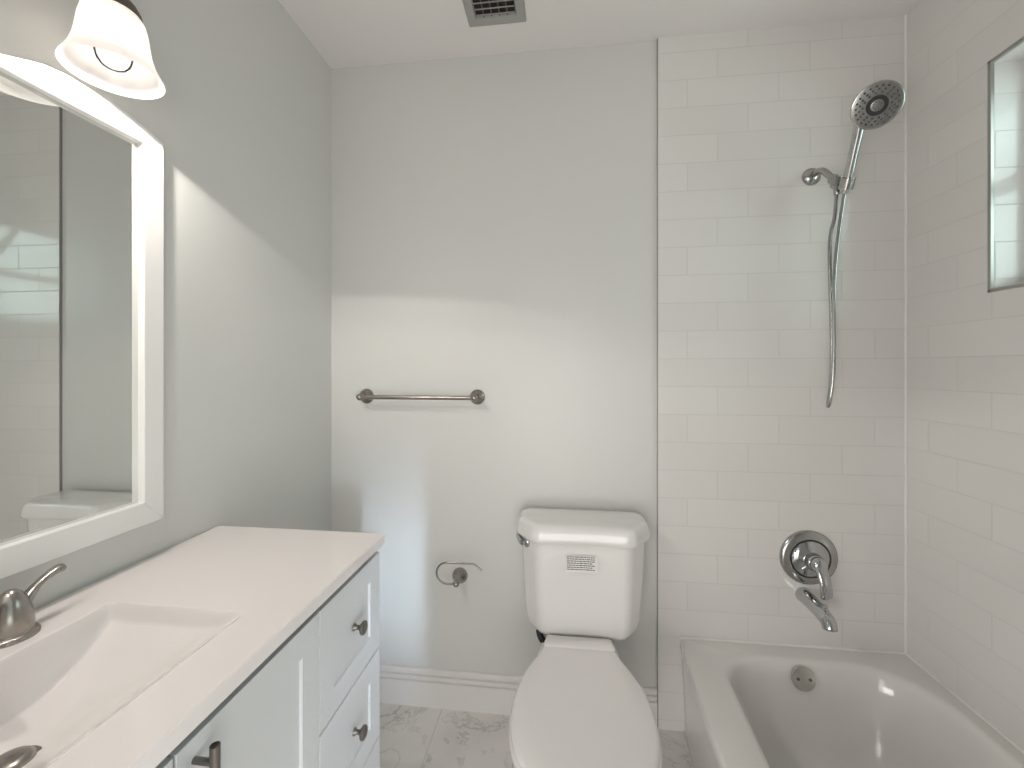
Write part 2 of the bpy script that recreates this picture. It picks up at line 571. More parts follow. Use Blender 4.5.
# baseboard with two grooves near the top, profile in (out, z)
def baseboard(name, x0, x1):
    prof = [(0, 0), (0.016, 0), (0.016, 0.098), (0.0085, 0.1005), (0.0085, 0.106), (0.0145, 0.108), (0.0145, 0.119), (0.0065, 0.1215), (0.0065, 0.127), (0.0125, 0.129), (0.0115, 0.139), (0.007, 0.145), (0, 0.146)]
    bm = bmesh.new()
    loft(bm, [[(x, YB - d, z) for d, z in prof] for x in (x0, x1)])
    return obj(name, bm, M['trim_white'], kind='structure', smooth=30)
baseboard('baseboard_back', 0.0, TX - 0.004)
# grey strip coloured as the gap shadow between paint and tile, caulk lines in the tub alcove corners
obj('trim_5', boxes(((TX - 0.0022, YB - 0.010, 0.0), (TX - 0.0002, YB + 0.001, CEIL))), M['gap_shade'], kind='structure', smooth=0)
bm = bmesh.new()
tube(bm, [(XR - 0.001, -0.001, 0.34), (XR - 0.001, -0.001, CEIL)], 0.005, 8)
obj('trim_6', bm, M['caulk'], kind='structure')
bm = bmesh.new()
tube(bm, [(1.374, -0.001, 0.3475), (XR, -0.001, 0.3475)], 0.005, 8)
tube(bm, [(XR - 0.001, 0.0, 0.3475), (XR - 0.001, YN, 0.3475)], 0.005, 8)
obj('trim_7', bm, M['caulk'], kind='structure')

# ================================================================ vanity cabinet
VY1, VY0 = -0.574, -1.500        # far and near ends of the cabinet
FX = 0.468                       # door faces
cab = thing('vanity_cabinet', 'white shaker vanity cabinet with knobbed drawers under the white sink top', 'cabinet', (0.23, -1.04, 0.0))
bm = boxes(((0.003, VY0, 0.10), (0.443, VY1, 0.80)), ((0.003, VY0, 0.0), (0.39, VY1, 0.10)),
           ((0.003, VY1 - 0.018, 0.80), (0.443, VY1, 0.884)), ((0.003, VY0, 0.80), (0.443, VY0 + 0.018, 0.884)))
obj('body', bm, M['cab'], cab, bevel=0.0015)
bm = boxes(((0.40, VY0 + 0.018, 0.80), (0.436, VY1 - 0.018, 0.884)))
obj('top_rail', bm, M['cab_shade'], cab, smooth=0)  # dark colour stands in for shade in the gap under the top
bm = boxes(((0.436, -0.720, 0.862), (0.444, -0.655, 0.884)))
obj('wood_strip', bm, M['ply'], cab, smooth=0)['label'] = 'bare plywood strip in the gap under the top'

def shaker(name, y0, y1, z0, z1, st=0.054):
    """front with a recessed flat panel; outer face at FX"""
    t0, t1, rec = 0.445, FX, 0.0055
    bm = bmesh.new()
    def rect(x, a):
        return [(x, y0 + a, z0 + a), (x, y1 - a, z0 + a), (x, y1 - a, z1 - a), (x, y0 + a, z1 - a)]
    loft(bm, [rect(t0, 0), rect(t1 - 0.0008, 0), rect(t1, 0.0008), rect(t1, st), rect(t1 - rec, st + 0.0015)])
    return obj(name, bm, M['cab'], cab, smooth=0)

def knob(parent, y, z):
    bm = bmesh.new()
    lathe(bm, (FX, y, z), (1, 0, 0), [(0.0085, 0), (0.0085, 0.002), (0.0055, 0.006), (0.005, 0.012), (0.008, 0.016), (0.0145, 0.020), (0.0155, 0.0225), (0.0150, 0.026), (0.011, 0.0285), (0.004, 0.030)], 28)
    return obj('knob', bm, M['nickel_dark'], parent)

dz_ = [(0.6165, 0.862), (0.384, 0.6125), (0.125, 0.380)]
for a, b in dz_:
    d = shaker('drawer', -0.8505, VY1 + 0.001, a, b)
    knob(d, (-0.849 + VY1) / 2, (a + b) / 2 + 0.008)
for k, (a, b) in enumerate(((-1.168, -0.8535), (-1.4985, -1.172))):
    d = shaker('door', a, b, 0.125, 0.862)
    hy = a + 0.026 if k == 0 else b - 0.026
    bm = bmesh.new()
    tube(bm, [(FX + 0.030, hy, 0.855 - 0.0), (FX + 0.030, hy, 0.705)], 0.0062, 16)
    for hz in (0.832, 0.728):
        tube(bm, [(FX - 0.002, hy, hz), (FX + 0.030, hy, hz)], 0.0045, 12)
    obj('handle', bm, M['nickel_dark'], d)

# ================================================================ countertop with moulded basin
CT, CB = 0.910, 0.885
cy = -1.170
CX1, CY1, CY0 = 0.481, -0.571, -1.512
BX0, BX1, BY0, BY1 = 0.112, 0.388, cy - 0.222, cy + 0.222
def sstep(t):
    t = max(0.0, min(1.0, t))
    return t * t * (3 - 2 * t)
def basin(x, y):
    """depth of the moulded bowl below the counter top"""
    ds = min(y - BY0, BY1 - y)          # from the short ends
    db = x - BX0                        # from the back edge
    df = BX1 - x                        # from the front edge
    if min(ds, db, df) <= 0:
        return 0.0
    lip = 0.020 * sstep(min(ds / 0.012, 1.0))
    end = lip + 0.078 * (1 - (1 - min(ds / 0.17, 1.0)) ** 1.6)
    back = 0.105 * sstep(db / 0.030) if db < 0.030 else 0.105
    front = 0.100 * (1 - (1 - min(df / 0.17, 1.0)) ** 1.35)
    # smooth minimum of the three
    k = 0.012
    s = -k * math.log(math.exp(-end / k) + math.exp(-front / k) + math.exp(-back / k))
    return max(0.0, s) if s > 0 else 0.0
def axis_pts(a, b, lo, hi, n_in, n_out):
    """samples of [a,b], denser inside [lo,hi] and tight at its ends"""
    pts = [a + (lo - 0.003 - a) * i / n_out for i in range(n_out + 1)]
    for i in range(n_in + 1):
        t = i / n_in
        t = t + 0.55 * (0.5 - 0.5 * math.cos(PI * t) - t)
        pts.append(lo + (hi - lo) * t)
    pts += [hi + 0.003 + (b - hi - 0.003) * i / n_out for i in range(n_out + 1)]
    return pts
xs = axis_pts(0.003, CX1 - 0.002, BX0, BX1, 64, 3)
ys = axis_pts(CY0, CY1 - 0.002, BY0, BY1, 100, 3)
bm = bmesh.new()
grid = [[bm.verts.new((x, y, CT - basin(x, y))) for y in ys] for x in xs]
for i in range(len(xs) - 1):
    for j in range(len(ys) - 1):
        bm.faces.new((grid[i][j], grid[i + 1][j], grid[i + 1][j + 1], grid[i][j + 1]))
loop = [grid[i][0] for i in range(len(xs))] + [grid[-1][j] for j in range(1, len(ys))] + [grid[i][-1] for i in range(len(xs) - 2, -1, -1)] + [grid[0][j] for j in range(len(ys) - 2, 0, -1)]
def side(v, z, grow):
    x, y = v.co.x, v.co.y
    if grow:
        if x > CX1 - 0.003: x = CX1
        if y > CY1 - 0.003: y = CY1
    return bm.verts.new((x, y, z))
l1 = [side(v, CT - 0.002, True) for v in loop]
l2 = [side(v, CB, True) for v in loop]
bridge(bm, loop, l1)
bridge(bm, l1, l2)
top = thing('sink_countertop', 'white moulded sink countertop with a sloping rectangular basin on the vanity', 'countertop', (0.24, -1.04, CB))
obj('slab', bm, M['counter'], top, smooth=28)
# pop-up drain
dz0 = CT - basin(0.228, cy)
bm = bmesh.new()
lathe(bm, (0.228, cy, dz0 - 0.004), (0, 0, 1), [(0.031, 0), (0.031, 0.004), (0.029, 0.006), (0.024, 0.006), (0.0235, 0.010), (0.020, 0.0135), (0.012, 0.016), (0.003, 0.0168)], 36)
obj('drain', bm, M['nickel'], top)['label'] = 'brushed metal pop-up drain'

# ================================================================ widespread faucet
fz = CT
fau = thing('faucet', 'brushed nickel widespread faucet with curved lever handles behind the sink', 'faucet', (0.062, cy, fz))
def faucet_handle(y, s):
    bm = bmesh.new()
    lathe(bm, (0.062, y, fz), (0, 0, 1), [(0.0335, 0), (0.0335, 0.004), (0.031, 0.0075), (0.0275, 0.0085), (0.0270, 0.012)], 40)
    b = obj('handle_base', bm, M['nickel'], fau)
    bm = bmesh.new()
    lathe(bm, (0.062, y, fz + 0.012), (0, 0, 1), [(0.0268, 0), (0.0270, 0.010), (0.0258, 0.022), (0.0232, 0.036), (0.0185, 0.049), (0.0122, 0.059), (0.0065, 0.0640), (0.002, 0.0655)], 40)
    h = obj('handle', bm, M['nickel'], fau)
    bm = bmesh.new()
    pts = smooth_path([(0.062, y + s * 0.010, fz + 0.040), (0.061, y + s * 0.023, fz + 0.054), (0.060, y + s * 0.036, fz + 0.066), (0.058, y + s * 0.050, fz + 0.073), (0.057, y + s * 0.066, fz + 0.078), (0.056, y + s * 0.077, fz + 0.078)], 8)
    n = len(pts)
    rad = [0.0135 - 0.0058 * min(1, i / (n * 0.40)) + 0.0026 * sstep((i / n - 0.5) / 0.4) for i in range(n)]
    rad[-1] = 0.003
    rad[-2] = 0.0062
    tube(bm, pts, rad, 16, flat=0.72)
    obj('lever', bm, M['nickel'], h)
faucet_handle(cy + 0.111, 1)
faucet_handle(cy - 0.111, -1)
bm = bmesh.new()
lathe(bm, (0.062, cy, fz), (0, 0, 1), [(0.030, 0), (0.030, 0.004), (0.026, 0.009), (0.020, 0.016), (0.017, 0.03)], 36)
sp = smooth_path([(0.062, cy, fz + 0.02), (0.062, cy, fz + 0.065), (0.075, cy, fz + 0.105), (0.105, cy, fz + 0.122), (0.140, cy, fz + 0.110), (0.158, cy, fz + 0.085)], 8)
tube(bm, sp, [0.016 - 0.004 * i / len(sp) for i in range(len(sp))], 20)
obj('spout', bm, M['nickel'], fau)

# ================================================================ framed mirror
mir = thing('wall_mirror', 'white framed mirror with arched top rail on the left wall', 'mirror', (0.0, -1.12, 0.996))
MY1, MY0, MZ0, MZ1 = -0.757, -1.475, 0.996, 1.865
IY1, IY0, IZ0, IZ1 = -0.804, -1.428, 1.046, 1.842
FT = 0.026
def crest(y):
    """height of the top rail's wavy upper edge"""
    ctr = (MY1 + MY0) / 2
    t = abs(y - ctr) / (MY1 - ctr)          # 0 at the middle, 1 at the ends
    pts = [(0.0, 1.850), (0.14, 1.857), (0.22, 1.867), (0.29, 1.878), (0.36, 1.888), (0.44, 1.893), (0.56, 1.8935), (0.66, 1.8915), (0.76, 1.887), (0.85, 1.8815), (0.93, 1.8735), (1.0, 1.864)]
    for (a, za), (b, zb) in zip(pts, pts[1:]):
        if t <= b + 1e-9:
            u = (t - a) / (b - a)
            return za + (zb - za) * u
    return pts[-1][1]
N = 60
def prism(outline, x0, x1, ch=0.0025):
    """outline in (y,z), extruded along x with a small front chamfer"""
    bm = bmesh.new()
    ins = inset(outline, ch)
    loft(bm, [[(x0, a, b) for a, b in outline], [(x1 - ch, a, b) for a, b in outline], [(x1, a, b) for a, b in ins]])
    return bm
topo = [(IY0, IZ1), (IY1, IZ1)] + [(MY1 + (MY0 - MY1) * i / N, crest(MY1 + (MY0 - MY1) * i / N)) for i in range(N + 1)]
boto = [(MY0, MZ0), (MY1, MZ0), (IY1, IZ0), (IY0, IZ0)]
rgt = [(IY1, IZ0), (MY1, MZ0), (MY1, MZ1 - 0.001), (IY1, IZ1)]
lft = [(MY0, MZ0), (IY0, IZ0), (IY0, IZ1), (MY0, MZ1 - 0.001)]
for nm, ol in (('top_rail', topo), ('bottom_rail', boto), ('side_rail', rgt), ('side_rail', lft)):
    obj(nm, prism(ol, 0.001, FT, 0.0012), M['frame'], mir, smooth=30)
obj('glass', boxes(((0.002, IY0 - 0.004, IZ0 - 0.004), (0.010, IY1 + 0.004, IZ1 + 0.004))), M['mirror'], mir, smooth=0)

# ================================================================ vanity light
vl = thing('vanity_light', 'wall light above the mirror with bell-shaped white glass shades', 'light fixture', (0.0, -1.17, 2.14))
bm = bmesh.new()
ol = round_poly([(-1.47, 2.10), (-0.87, 2.10), (-0.87, 2.20), (-1.47, 2.20)], 0.03)
loft(bm, [[(0.001, a, b) for a, b in ol], [(0.016, a, b) for a, b in ol], [(0.022, a, b) for a, b in inset(ol, 0.008)]])
obj('backplate', bm, M['bronze'], vl)
for y in LAMPS_Y:
    bm = bmesh.new()
    tube(bm, smooth_path([(0.016, y, 2.15), (0.045, y, 2.165), (0.080, y, 2.160), (0.103, y, 2.13), (LAMP_X, y, 2.075)], 8), 0.008, 14)
    obj('arm', bm, M['bronze'], vl)
    bm = bmesh.new()
    lathe(bm, (LAMP_X, y, RIM_Z + 0.113), (0, 0, 1), [(0.0425, 0), (0.0405, 0.010), (0.034, 0.022), (0.025, 0.032), (0.019, 0.045), (0.018, 0.066), (0.010, 0.070)], 32)
    sock = obj('socket_cup', bm, M['bronze'], vl)
    SX, SZ = 1.075, 1.14
    out_ = [(0.0700, 0.0), (0.0690, 0.004), (0.0630, 0.014), (0.0570, 0.026), (0.0520, 0.042), (0.0490, 0.060), (0.0465, 0.078), (0.0430, 0.092), (0.0360, 0.102), (0.026, 0.108), (0.020, 0.109)]
    out_ = [(a_ * SX, h_ * SZ) for a_, h_ in out_]
    in_ = [(max(r - 0.0032, 0.016), h - (0.003 if r < 0.045 else 0)) for r, h in out_[1:]]
    bm = bmesh.new()
    lathe(bm, (LAMP_X, y, RIM_Z), (0, 0, 1), [(r, h) for r, h in reversed(in_)] + out_, 48, cap0=False, cap1=False)
    obj('lamp_shade', bm, M['opal'], vl)['label'] = 'frosted white bell glass shade'
    bm = bmesh.new()
    lathe(bm, (LAMP_X, y, RIM_Z + 0.098), (0, 0, -1), [(0.013, 0), (0.013, 0.012), (0.015, 0.022), (0.022, 0.036), (0.0275, 0.052), (0.028, 0.062), (0.025, 0.074), (0.018, 0.083), (0.008, 0.0875), (0.001, 0.0885)], 28)
    bl = obj('bulb', bm, M['bulb'], vl)
    bl['label'] = 'clear glass bulb'
    bm = bmesh.new()
    for k in range(5):
        a = 2 * PI * k / 5
        tube(bm, [(LAMP_X + 0.006 * math.cos(a), y + 0.006 * math.sin(a), RIM_Z + 0.062), (LAMP_X + 0.012 * math.cos(a), y + 0.012 * math.sin(a), RIM_Z + 0.028)], 0.0010, 6)
    obj('filament', bm, M['filament'], bl)
    # the bulb's beam out of the shade's mouth, and the weak glow it leaves in the glass
    for kind_, en, hh in (('SPOT', LAMP_W, 0.021), ('POINT', GLOW_W, 0.050)):
        pl = bpy.data.lights.new('bulb_light', kind_)
        pl.energy = en
        pl.color = LAMP_COL
        pl.shadow_soft_size = 0.012
        if kind_ == 'SPOT':
            pl.spot_size = R(150.5)
            pl.spot_blend = 0.06
        po = bpy.data.objects.new('bulb_light', pl)
        C.objects.link(po)
        po.location = (LAMP_X, y, RIM_Z + hh)

# ================================================================ towel bar
tb = thing('towel_bar', 'brushed nickel towel bar on the grey back wall', 'towel bar', (0.38, YB, 1.228))
TZ = 1.230
for x in (0.153, 0.611):
    bm = bmesh.new()
    lathe(bm, (x, YB, TZ), (0, -1, 0), [(0.030, 0), (0.030, 0.003), (0.0275, 0.007), (0.018, 0.012), (0.0105, 0.018), (0.0095, 0.040), (0.0095, 0.052)], 32)
    ball(bm, (x, YB - 0.062, TZ), 0.0135, 20)
    obj('post', bm, M['nickel'], tb)
bm = bmesh.new()
tube(bm, [(0.150, YB - 0.062, TZ), (0.614, YB - 0.062, TZ)], 0.0085, 18)
obj('bar', bm, M['nickel'], tb)

# ================================================================ toilet paper holder
tp = thing('paper_holder', 'empty brushed nickel toilet paper holder with open wire arm on back wall', 'toilet paper holder', (0.545, YB, 0.525))
bm = bmesh.new()
lathe(bm, (0.541, YB, 0.524), (0, -1, 0), [(0.0305, 0), (0.0305, 0.004), (0.0285, 0.012), (0.0215, 0.022), (0.013, 0.030), (0.0095, 0.042), (0.0095, 0.055)], 32)
ball(bm, (0.541, YB - 0.064, 0.522), 0.0130, 20)
obj('post', bm, M['nickel'], tp)
yy = -0.054
arm = [(0.543, yy, 0.522), (0.505, yy, 0.520)]
for k in range(1, 10):
    a = -PI / 2 - PI * k / 10
    arm.append((0.505 + 0.0405 * math.cos(a), yy, 0.5605 + 0.0405 * math.sin(a)))
arm += [(0.505, yy, 0.601), (0.606, yy, 0.601), (0.613, yy, 0.599), (0.640, yy, 0.578)]
bm = bmesh.new()
tube(bm, arm, 0.0037, 12)
obj('wire_arm', bm, M['nickel'], tp)

# ================================================================ toilet
TXC = 1.005
toi = thing('toilet', 'white two-piece toilet with closed lid between the vanity and the bathtub', 'toilet', (TXC, -0.35, 0.0))
# tank: chamfered front corners, tapering down
def tank_outline(hw, yb, yf, ch, cx=TXC, r=0.018, dip=0.0):
    pts = [(cx - hw, yb), (cx - hw, yf + ch * 0.95), (cx - hw + ch * 0.72, yf), (cx, yf + dip), (cx + hw - ch * 0.72, yf), (cx + hw, yf + ch * 0.95), (cx + hw, yb)]
    return round_poly(pts, [r, 0.05, 0.045, 0.2, 0.045, 0.05, r], 7)
secs = []
for z, hw, yf, ch in ((0.427, 0.155, -0.160, 0.062), (0.429, 0.172, -0.178, 0.066), (0.437, 0.186, -0.191, 0.070), (0.452, 0.194, -0.198, 0.072), (0.48, 0.198, -0.201, 0.074), (0.54, 0.203, -0.203, 0.076), (0.62, 0.208, -0.206, 0.080), (0.70, 0.213, -0.209, 0.084), (0.765, 0.217, -0.211, 0.087)):
    secs.append(at_z(tank_outline(hw, -0.018, yf, ch, cx=TXC + 0.008, dip=0.006), z))
bm = bmesh.new()
loft(bm, secs)
tank = obj('tank', bm, M['porcelain'], toi, smooth=50)
lo_ = tank_outline(0.232, -0.008, -0.225, 0.094, cx=TXC + 0.008, r=0.055, dip=0.010)
cc = (TXC + 0.008, -0.115)
bm = bmesh.new()
loft(bm, [at_z(inset(lo_, 0.012), 0.759), at_z(inset(lo_, 0.003), 0.758), at_z(lo_, 0.762), at_z(lo_, 0.772), at_z(inset(lo_, 0.003), 0.790), at_z(inset(lo_, 0.007), 0.802), at_z(inset(lo_, 0.012), 0.8095), at_z(inset(lo_, 0.020), 0.814), at_z(inset(lo_, 0.030), 0.8155), scaled(lo_, 0.35, cc, 0.818)])
obj('tank_lid', bm, M['porcelain'], toi, smooth=50)
# flush lever on the left chamfer
bm = bmesh.new()
nv = Vector((-0.80, -0.60, 0)).normalized()
lp = Vector((0.821, -0.156, 0.740))
lathe(bm, lp, nv, [(0.020, 0), (0.020, 0.006), (0.015, 0.012), (0.010, 0.014), (0.010, 0.022)], 24)
tube(bm, smooth_path([lp + nv * 0.020, lp + nv * 0.022 + Vector((-0.004, 0.010, 0.002)), lp + nv * 0.020 + Vector((-0.012, 0.030, 0.005)), lp + nv * 0.016 + Vector((-0.02, 0.05, 0.006))], 6), 0.0110, 14, flat=0.8)
obj('flush_lever', bm, M['chrome'], tank)['label'] = 'small chrome flush lever'
# printed sticker
sx0, sx1, sz0, sz1 = 0.955, 1.060, 0.664, 0.721
yst = -0.2045
def on_tank(x, z):
    t = (z - 0.62) / 0.08
    return -0.204 - 0.003 * t + 0.004 * (1 - min(1, abs(x - TXC - 0.008) / 0.13)) - 0.0050
bm = bmesh.new()
nx = 8
rows_ = [[bm.verts.new((sx0 + (sx1 - sx0) * i / nx, on_tank(sx0 + (sx1 - sx0) * i / nx, z), z)) for i in range(nx + 1)] for z in (sz0, sz1)]
for i in range(nx):
    bm.faces.new((rows_[0][i], rows_[0][i + 1], rows_[1][i + 1], rows_[1][i]))
stk = obj('sticker', bm, M['paper'], tank, smooth=0)
stk['label'] = 'white sticker with lines of small black print'
rnd = random.Random(4)
bm = bmesh.new()
for r_ in range(7):
    z = sz1 - 0.0065 - r_ * 0.0070
    x = sx0 + 0.003
    end = sx1 - (0.010 if r_ not in (3, 5) else 0.018)
    while x < end:
        wv = rnd.choice((0.005, 0.007, 0.010, 0.013))
        x1 = min(x + wv, end)
        a, b = on_tank(x, z) - 0.0004, on_tank(x1, z) - 0.0004
        vv = [bm.verts.new(p) for p in ((x, a, z), (x1, b, z), (x1, b, z + 0.0032), (x, a, z + 0.0032))]
        bm.faces.new(vv)
        x = x1 + 0.0018
obj('print', bm, M['ink'], stk, smooth=0)
# bowl
def egg(hw_list):
    """closed outline from (y, half width) list running back -> front"""
    L = [(TXC - 0.008 - hw, y) for y, hw in hw_list]
    Rr = [(TXC - 0.008 + hw, y) for y, hw in reversed(hw_list)]
    return L + Rr
def egg_smooth(hw_list, per=5):
    p = smooth_path([(y, hw, 0) for y, hw in hw_list], per)
    return egg([(q[0], max(q[1], 0.004)) for q in p])
LID = [(-0.205, 0.106), (-0.28, 0.124), (-0.36, 0.158), (-0.44, 0.180), (-0.52, 0.1865), (-0.60, 0.178), (-0.67, 0.150), (-0.725, 0.105), (-0.752, 0.055), (-0.760, 0.006)]
lid_o = egg_smooth(LID)
bm = bmesh.new()
cl = (TXC - 0.008, -0.48)
loft(bm, [at_z(inset(lid_o, 0.004), 0.428), at_z(lid_o, 0.430), at_z(lid_o, 0.437), at_z(inset(lid_o, 0.003), 0.4425), at_z(inset(lid_o, 0.010), 0.4452), scaled(lid_o, 0.74, cl, 0.4462), scaled(lid_o, 0.70, cl, 0.4454), scaled(lid_o, 0.3, cl, 0.4456)])
obj('lid', bm, M['seat'], toi, smooth=45)
# hinge cover strip at the back of the lid
bm = bmesh.new()
ho = round_poly([(TXC - 0.008 - 0.104, -0.205), (TXC - 0.008 - 0.116, -0.262), (TXC - 0.008 + 0.116, -0.262), (TXC - 0.008 + 0.104, -0.205)], 0.008)
loft(bm, [at_z(ho, 0.428), at_z(ho, 0.447), at_z(inset(ho, 0.004), 0.4505)])
obj('hinge_cover', bm, M['seat'], toi, smooth=45)
SEAT = [(y, hw + 0.004 if hw > 0.01 else hw) for y, hw in LID]
so = egg_smooth(SEAT)
bm = bmesh.new()
loft(bm, [at_z(inset(so, 0.006), 0.405), at_z(so, 0.410), at_z(so, 0.421), at_z(inset(so, 0.005), 0.4265)])
obj('seat', bm, M['seat'], toi, smooth=45)
def bowl_sec(z, back, hwb, hw, front):
    ln = back - front
    pts = [(back, hwb * 0.9), (back - 0.03, hwb), (back - ln * 0.30, hwb + (hw - hwb) * 0.35), (back - ln * 0.50, hwb + (hw - hwb) * 0.80), (back - ln * 0.68, hw), (back - ln * 0.82, hw * 0.88), (back - ln * 0.93, hw * 0.58), (back - ln * 0.985, hw * 0.25), (front, 0.006)]
    return at_z(egg_smooth(pts, 4), z)
bm = bmesh.new()
loft(bm, [bowl_sec(0.0, -0.10, 0.105, 0.125, -0.56), bowl_sec(0.02, -0.10, 0.103, 0.122, -0.555), bowl_sec(0.10, -0.10, 0.092, 0.108, -0.53), bowl_sec(0.19, -0.09, 0.092, 0.118, -0.56), bowl_sec(0.28, -0.06, 0.10, 0.152, -0.64), bowl_sec(0.345, -0.04, 0.108, 0.180, -0.715), bowl_sec(0.385, -0.03, 0.110, 0.190, -0.755), bowl_sec(0.400, -0.03, 0.110, 0.191, -0.758), bowl_sec(0.4045, -0.034, 0.106, 0.186, -0.752)])
obj('bowl', bm, M['porcelain'], toi, smooth=50)
bm = boxes(((TXC - 0.112, -0.205, 0.400), (TXC + 0.096, -0.020, 0.430)))
obj('deck', bm, M['porcelain'], toi, bevel=0.006)
# dark rubber washer and bolt under the tank's left side
bm = bmesh.new()
tube(bm, smooth_path([(0.862, -0.160, 0.436), (0.868, -0.166, 0.418), (0.878, -0.170, 0.404), (0.890, -0.172, 0.396)], 6), 0.011, 14)
obj('supply_coupling', bm, M['black'], toi)['label'] = 'black coupling under the tank'

# ================================================================ bathtub
tub = thing('bathtub', 'white alcove bathtub along the tiled right wall', 'bathtub', (1.74, -0.77, 0.0))
TR = 0.3465
Y1, Y0 = -0.0008, -1.535
nside, ncor = 24, 10
def tub_outline(x0, x1, y1, y0, rad, bow=0.0, r_bl=None):
    """rounded rectangle with a bowed room-side edge; fixed point count"""
    rads = rad if isinstance(rad, (list, tuple)) else [rad] * 4      # (x0,y1) (x1,y1) (x1,y0) (x0,y0)
    cs = [(x0, y1), (x1, y1), (x1, y0), (x0, y0)]
    out = []
    dirs = [((0, -1), (1, 0)), ((-1, 0), (0, -1)), ((0, 1), (-1, 0)), ((1, 0), (0, 1))]
    for i, (cx_, cy_) in enumerate(cs):
        r = rads[i]
        (ax, ay), (bx, by) = dirs[i]
        cen = (cx_ + (ax + bx) * r, cy_ + (ay + by) * r)
        for k in range(ncor + 1):
            t = (PI / 2) * k / ncor
            # from the incoming edge to the outgoing edge
            out.append((cen[0] - bx * r * math.cos(t) - ax * r * math.sin(t), cen[1] - by * r * math.cos(t) - ay * r * math.sin(t)))
        # the straight run to the next corner
        nx_, ny_ = cs[(i + 1) % 4]
        rn = rads[(i + 1) % 4]
        sx, sy = out[-1]
        ex, ey = nx_ + (-bx) * rn, ny_ + (-by) * rn
        for k in range(1, nside):
            t = k / nside
            out.append((sx + (ex - sx) * t, sy + (ey - sy) * t))
    if bow:
        res = []
        for x, y in out:
            f = max(0.0, 1 - (x - x0) / 0.12)
            res.append((x - bow * f * math.sin(PI * (Y1 - y) / (Y1 - Y0)), y))
        out = res
    return out
XA = 1.374
oo = tub_outline(XA, XR - 0.0008, Y1, Y0, [0.004, 0.004, 0.004, 0.004], bow=0.036)
def io(d, rb=0.0):
    return tub_outline(1.486 + d[0], 2.086 - d[1], -0.076 - d[2], -1.45 + d[3], [0.125 + rb, 0.20 + rb, 0.22 + rb, 0.16 + rb], bow=0.032)
def rim(d):
    """rim rounding on the room side only; the wall sides stay tight to the tile"""
    return [(xx if x < XR - 0.02 else x, yy if y < -0.02 else y) for (x, y), (xx, yy) in zip(oo, inset(oo, d))]
def shift(ol, dx):
    return [(x + dx if x < 1.42 else x, y) for x, y in ol]
bm = bmesh.new()
loft(bm, [at_z(shift(oo, 0.018), 0.0), at_z(shift(oo, 0.018), 0.05), at_z(shift(oo, 0.012), 0.18), at_z(shift(oo, 0.004), TR - 0.045), at_z(oo, TR - 0.022), at_z(rim(0.0010), TR - 0.012), at_z(rim(0.0035), TR - 0.005), at_z(rim(0.0085), TR - 0.0008), at_z(rim(0.013), TR),
          at_z(io((-0.012, -0.010, -0.010, -0.012)), TR + 0.0002), at_z(io((-0.003, -0.003, -0.003, -0.003)), TR - 0.002), at_z(io((0.005, 0.004, 0.004, 0.005)), TR - 0.008), at_z(io((0.012, 0.009, 0.009, 0.012)), TR - 0.020),
          at_z(io((0.022, 0.017, 0.016, 0.030)), TR - 0.06), at_z(io((0.036, 0.030, 0.030, 0.07)), TR - 0.12), at_z(io((0.052, 0.045, 0.050, 0.12)), TR - 0.19), at_z(io((0.068, 0.060, 0.070, 0.17)), TR - 0.245),
          at_z(io((0.088, 0.080, 0.092, 0.20), -0.02), TR - 0.275), at_z(io((0.115, 0.110, 0.125, 0.24), -0.04), TR - 0.288), at_z(io((0.17, 0.17, 0.25, 0.35), -0.08), TR - 0.293)])
obj('basin', bm, M['tub'], tub, smooth=55)
# overflow plate with two screws on the sloping end wall
on_ = Vector((0, -0.97, 0.24)).normalized()
oc = Vector((1.748, -0.1005, 0.299))
bm = bmesh.new()
lathe(bm, oc - on_ * 0.004, on_, [(0.037, 0), (0.0375, 0.007), (0.036, 0.0095), (0.032, 0.0105), (0.001, 0.0112)], 36)
ov = obj('overflow_plate', bm, M['steel_plate'], tub)
ov['label'] = 'round metal overflow plate with two screws'
for s_ in (-1, 1):
    bm = bmesh.new()
    lathe(bm, oc + on_ * 0.0062 + Vector((s_ * 0.019, 0, 0)), on_, [(0.0050, 0), (0.0050, 0.002), (0.002, 0.0028)], 14)
    obj('screw', bm, M['nickel_dark'], ov)

# ================================================================ tub spout
sx_, sz_ = 1.800, 0.533
spo = thing('tub_spout', 'chrome tub spout on the tile under the shower valve', 'spout', (sx_, 0, sz_))
bm = bmesh.new()
pts = [(sx_, 0.0, sz_), (sx_, -0.006, sz_), (sx_ + 0.001, -0.05, sz_ - 0.001), (sx_ + 0.002, -0.095, sz_ - 0.004), (sx_ + 0.003, -0.120, sz_ - 0.009), (sx_ + 0.004, -0.138, sz_ - 0.017), (sx_ + 0.004, -0.146, sz_ - 0.028), (sx_ + 0.004, -0.148, sz_ - 0.036)]
pp = smooth_path(pts, 6)
tube(bm, pp, [0.0275 - 0.0065 * i / (len(pp) - 1) for i in range(len(pp))], 28)
obj('spout_body', bm, M['chrome'], spo, smooth=50)
bm = bmesh.new()
lathe(bm, (sx_ + 0.004, -0.124, sz_ + 0.008), (0, 0, 1), [(0.004, 0), (0.004, 0.012), (0.007, 0.015), (0.007, 0.021), (0.003, 0.023)], 16)
obj('diverter_knob', bm, M['chrome'], spo)

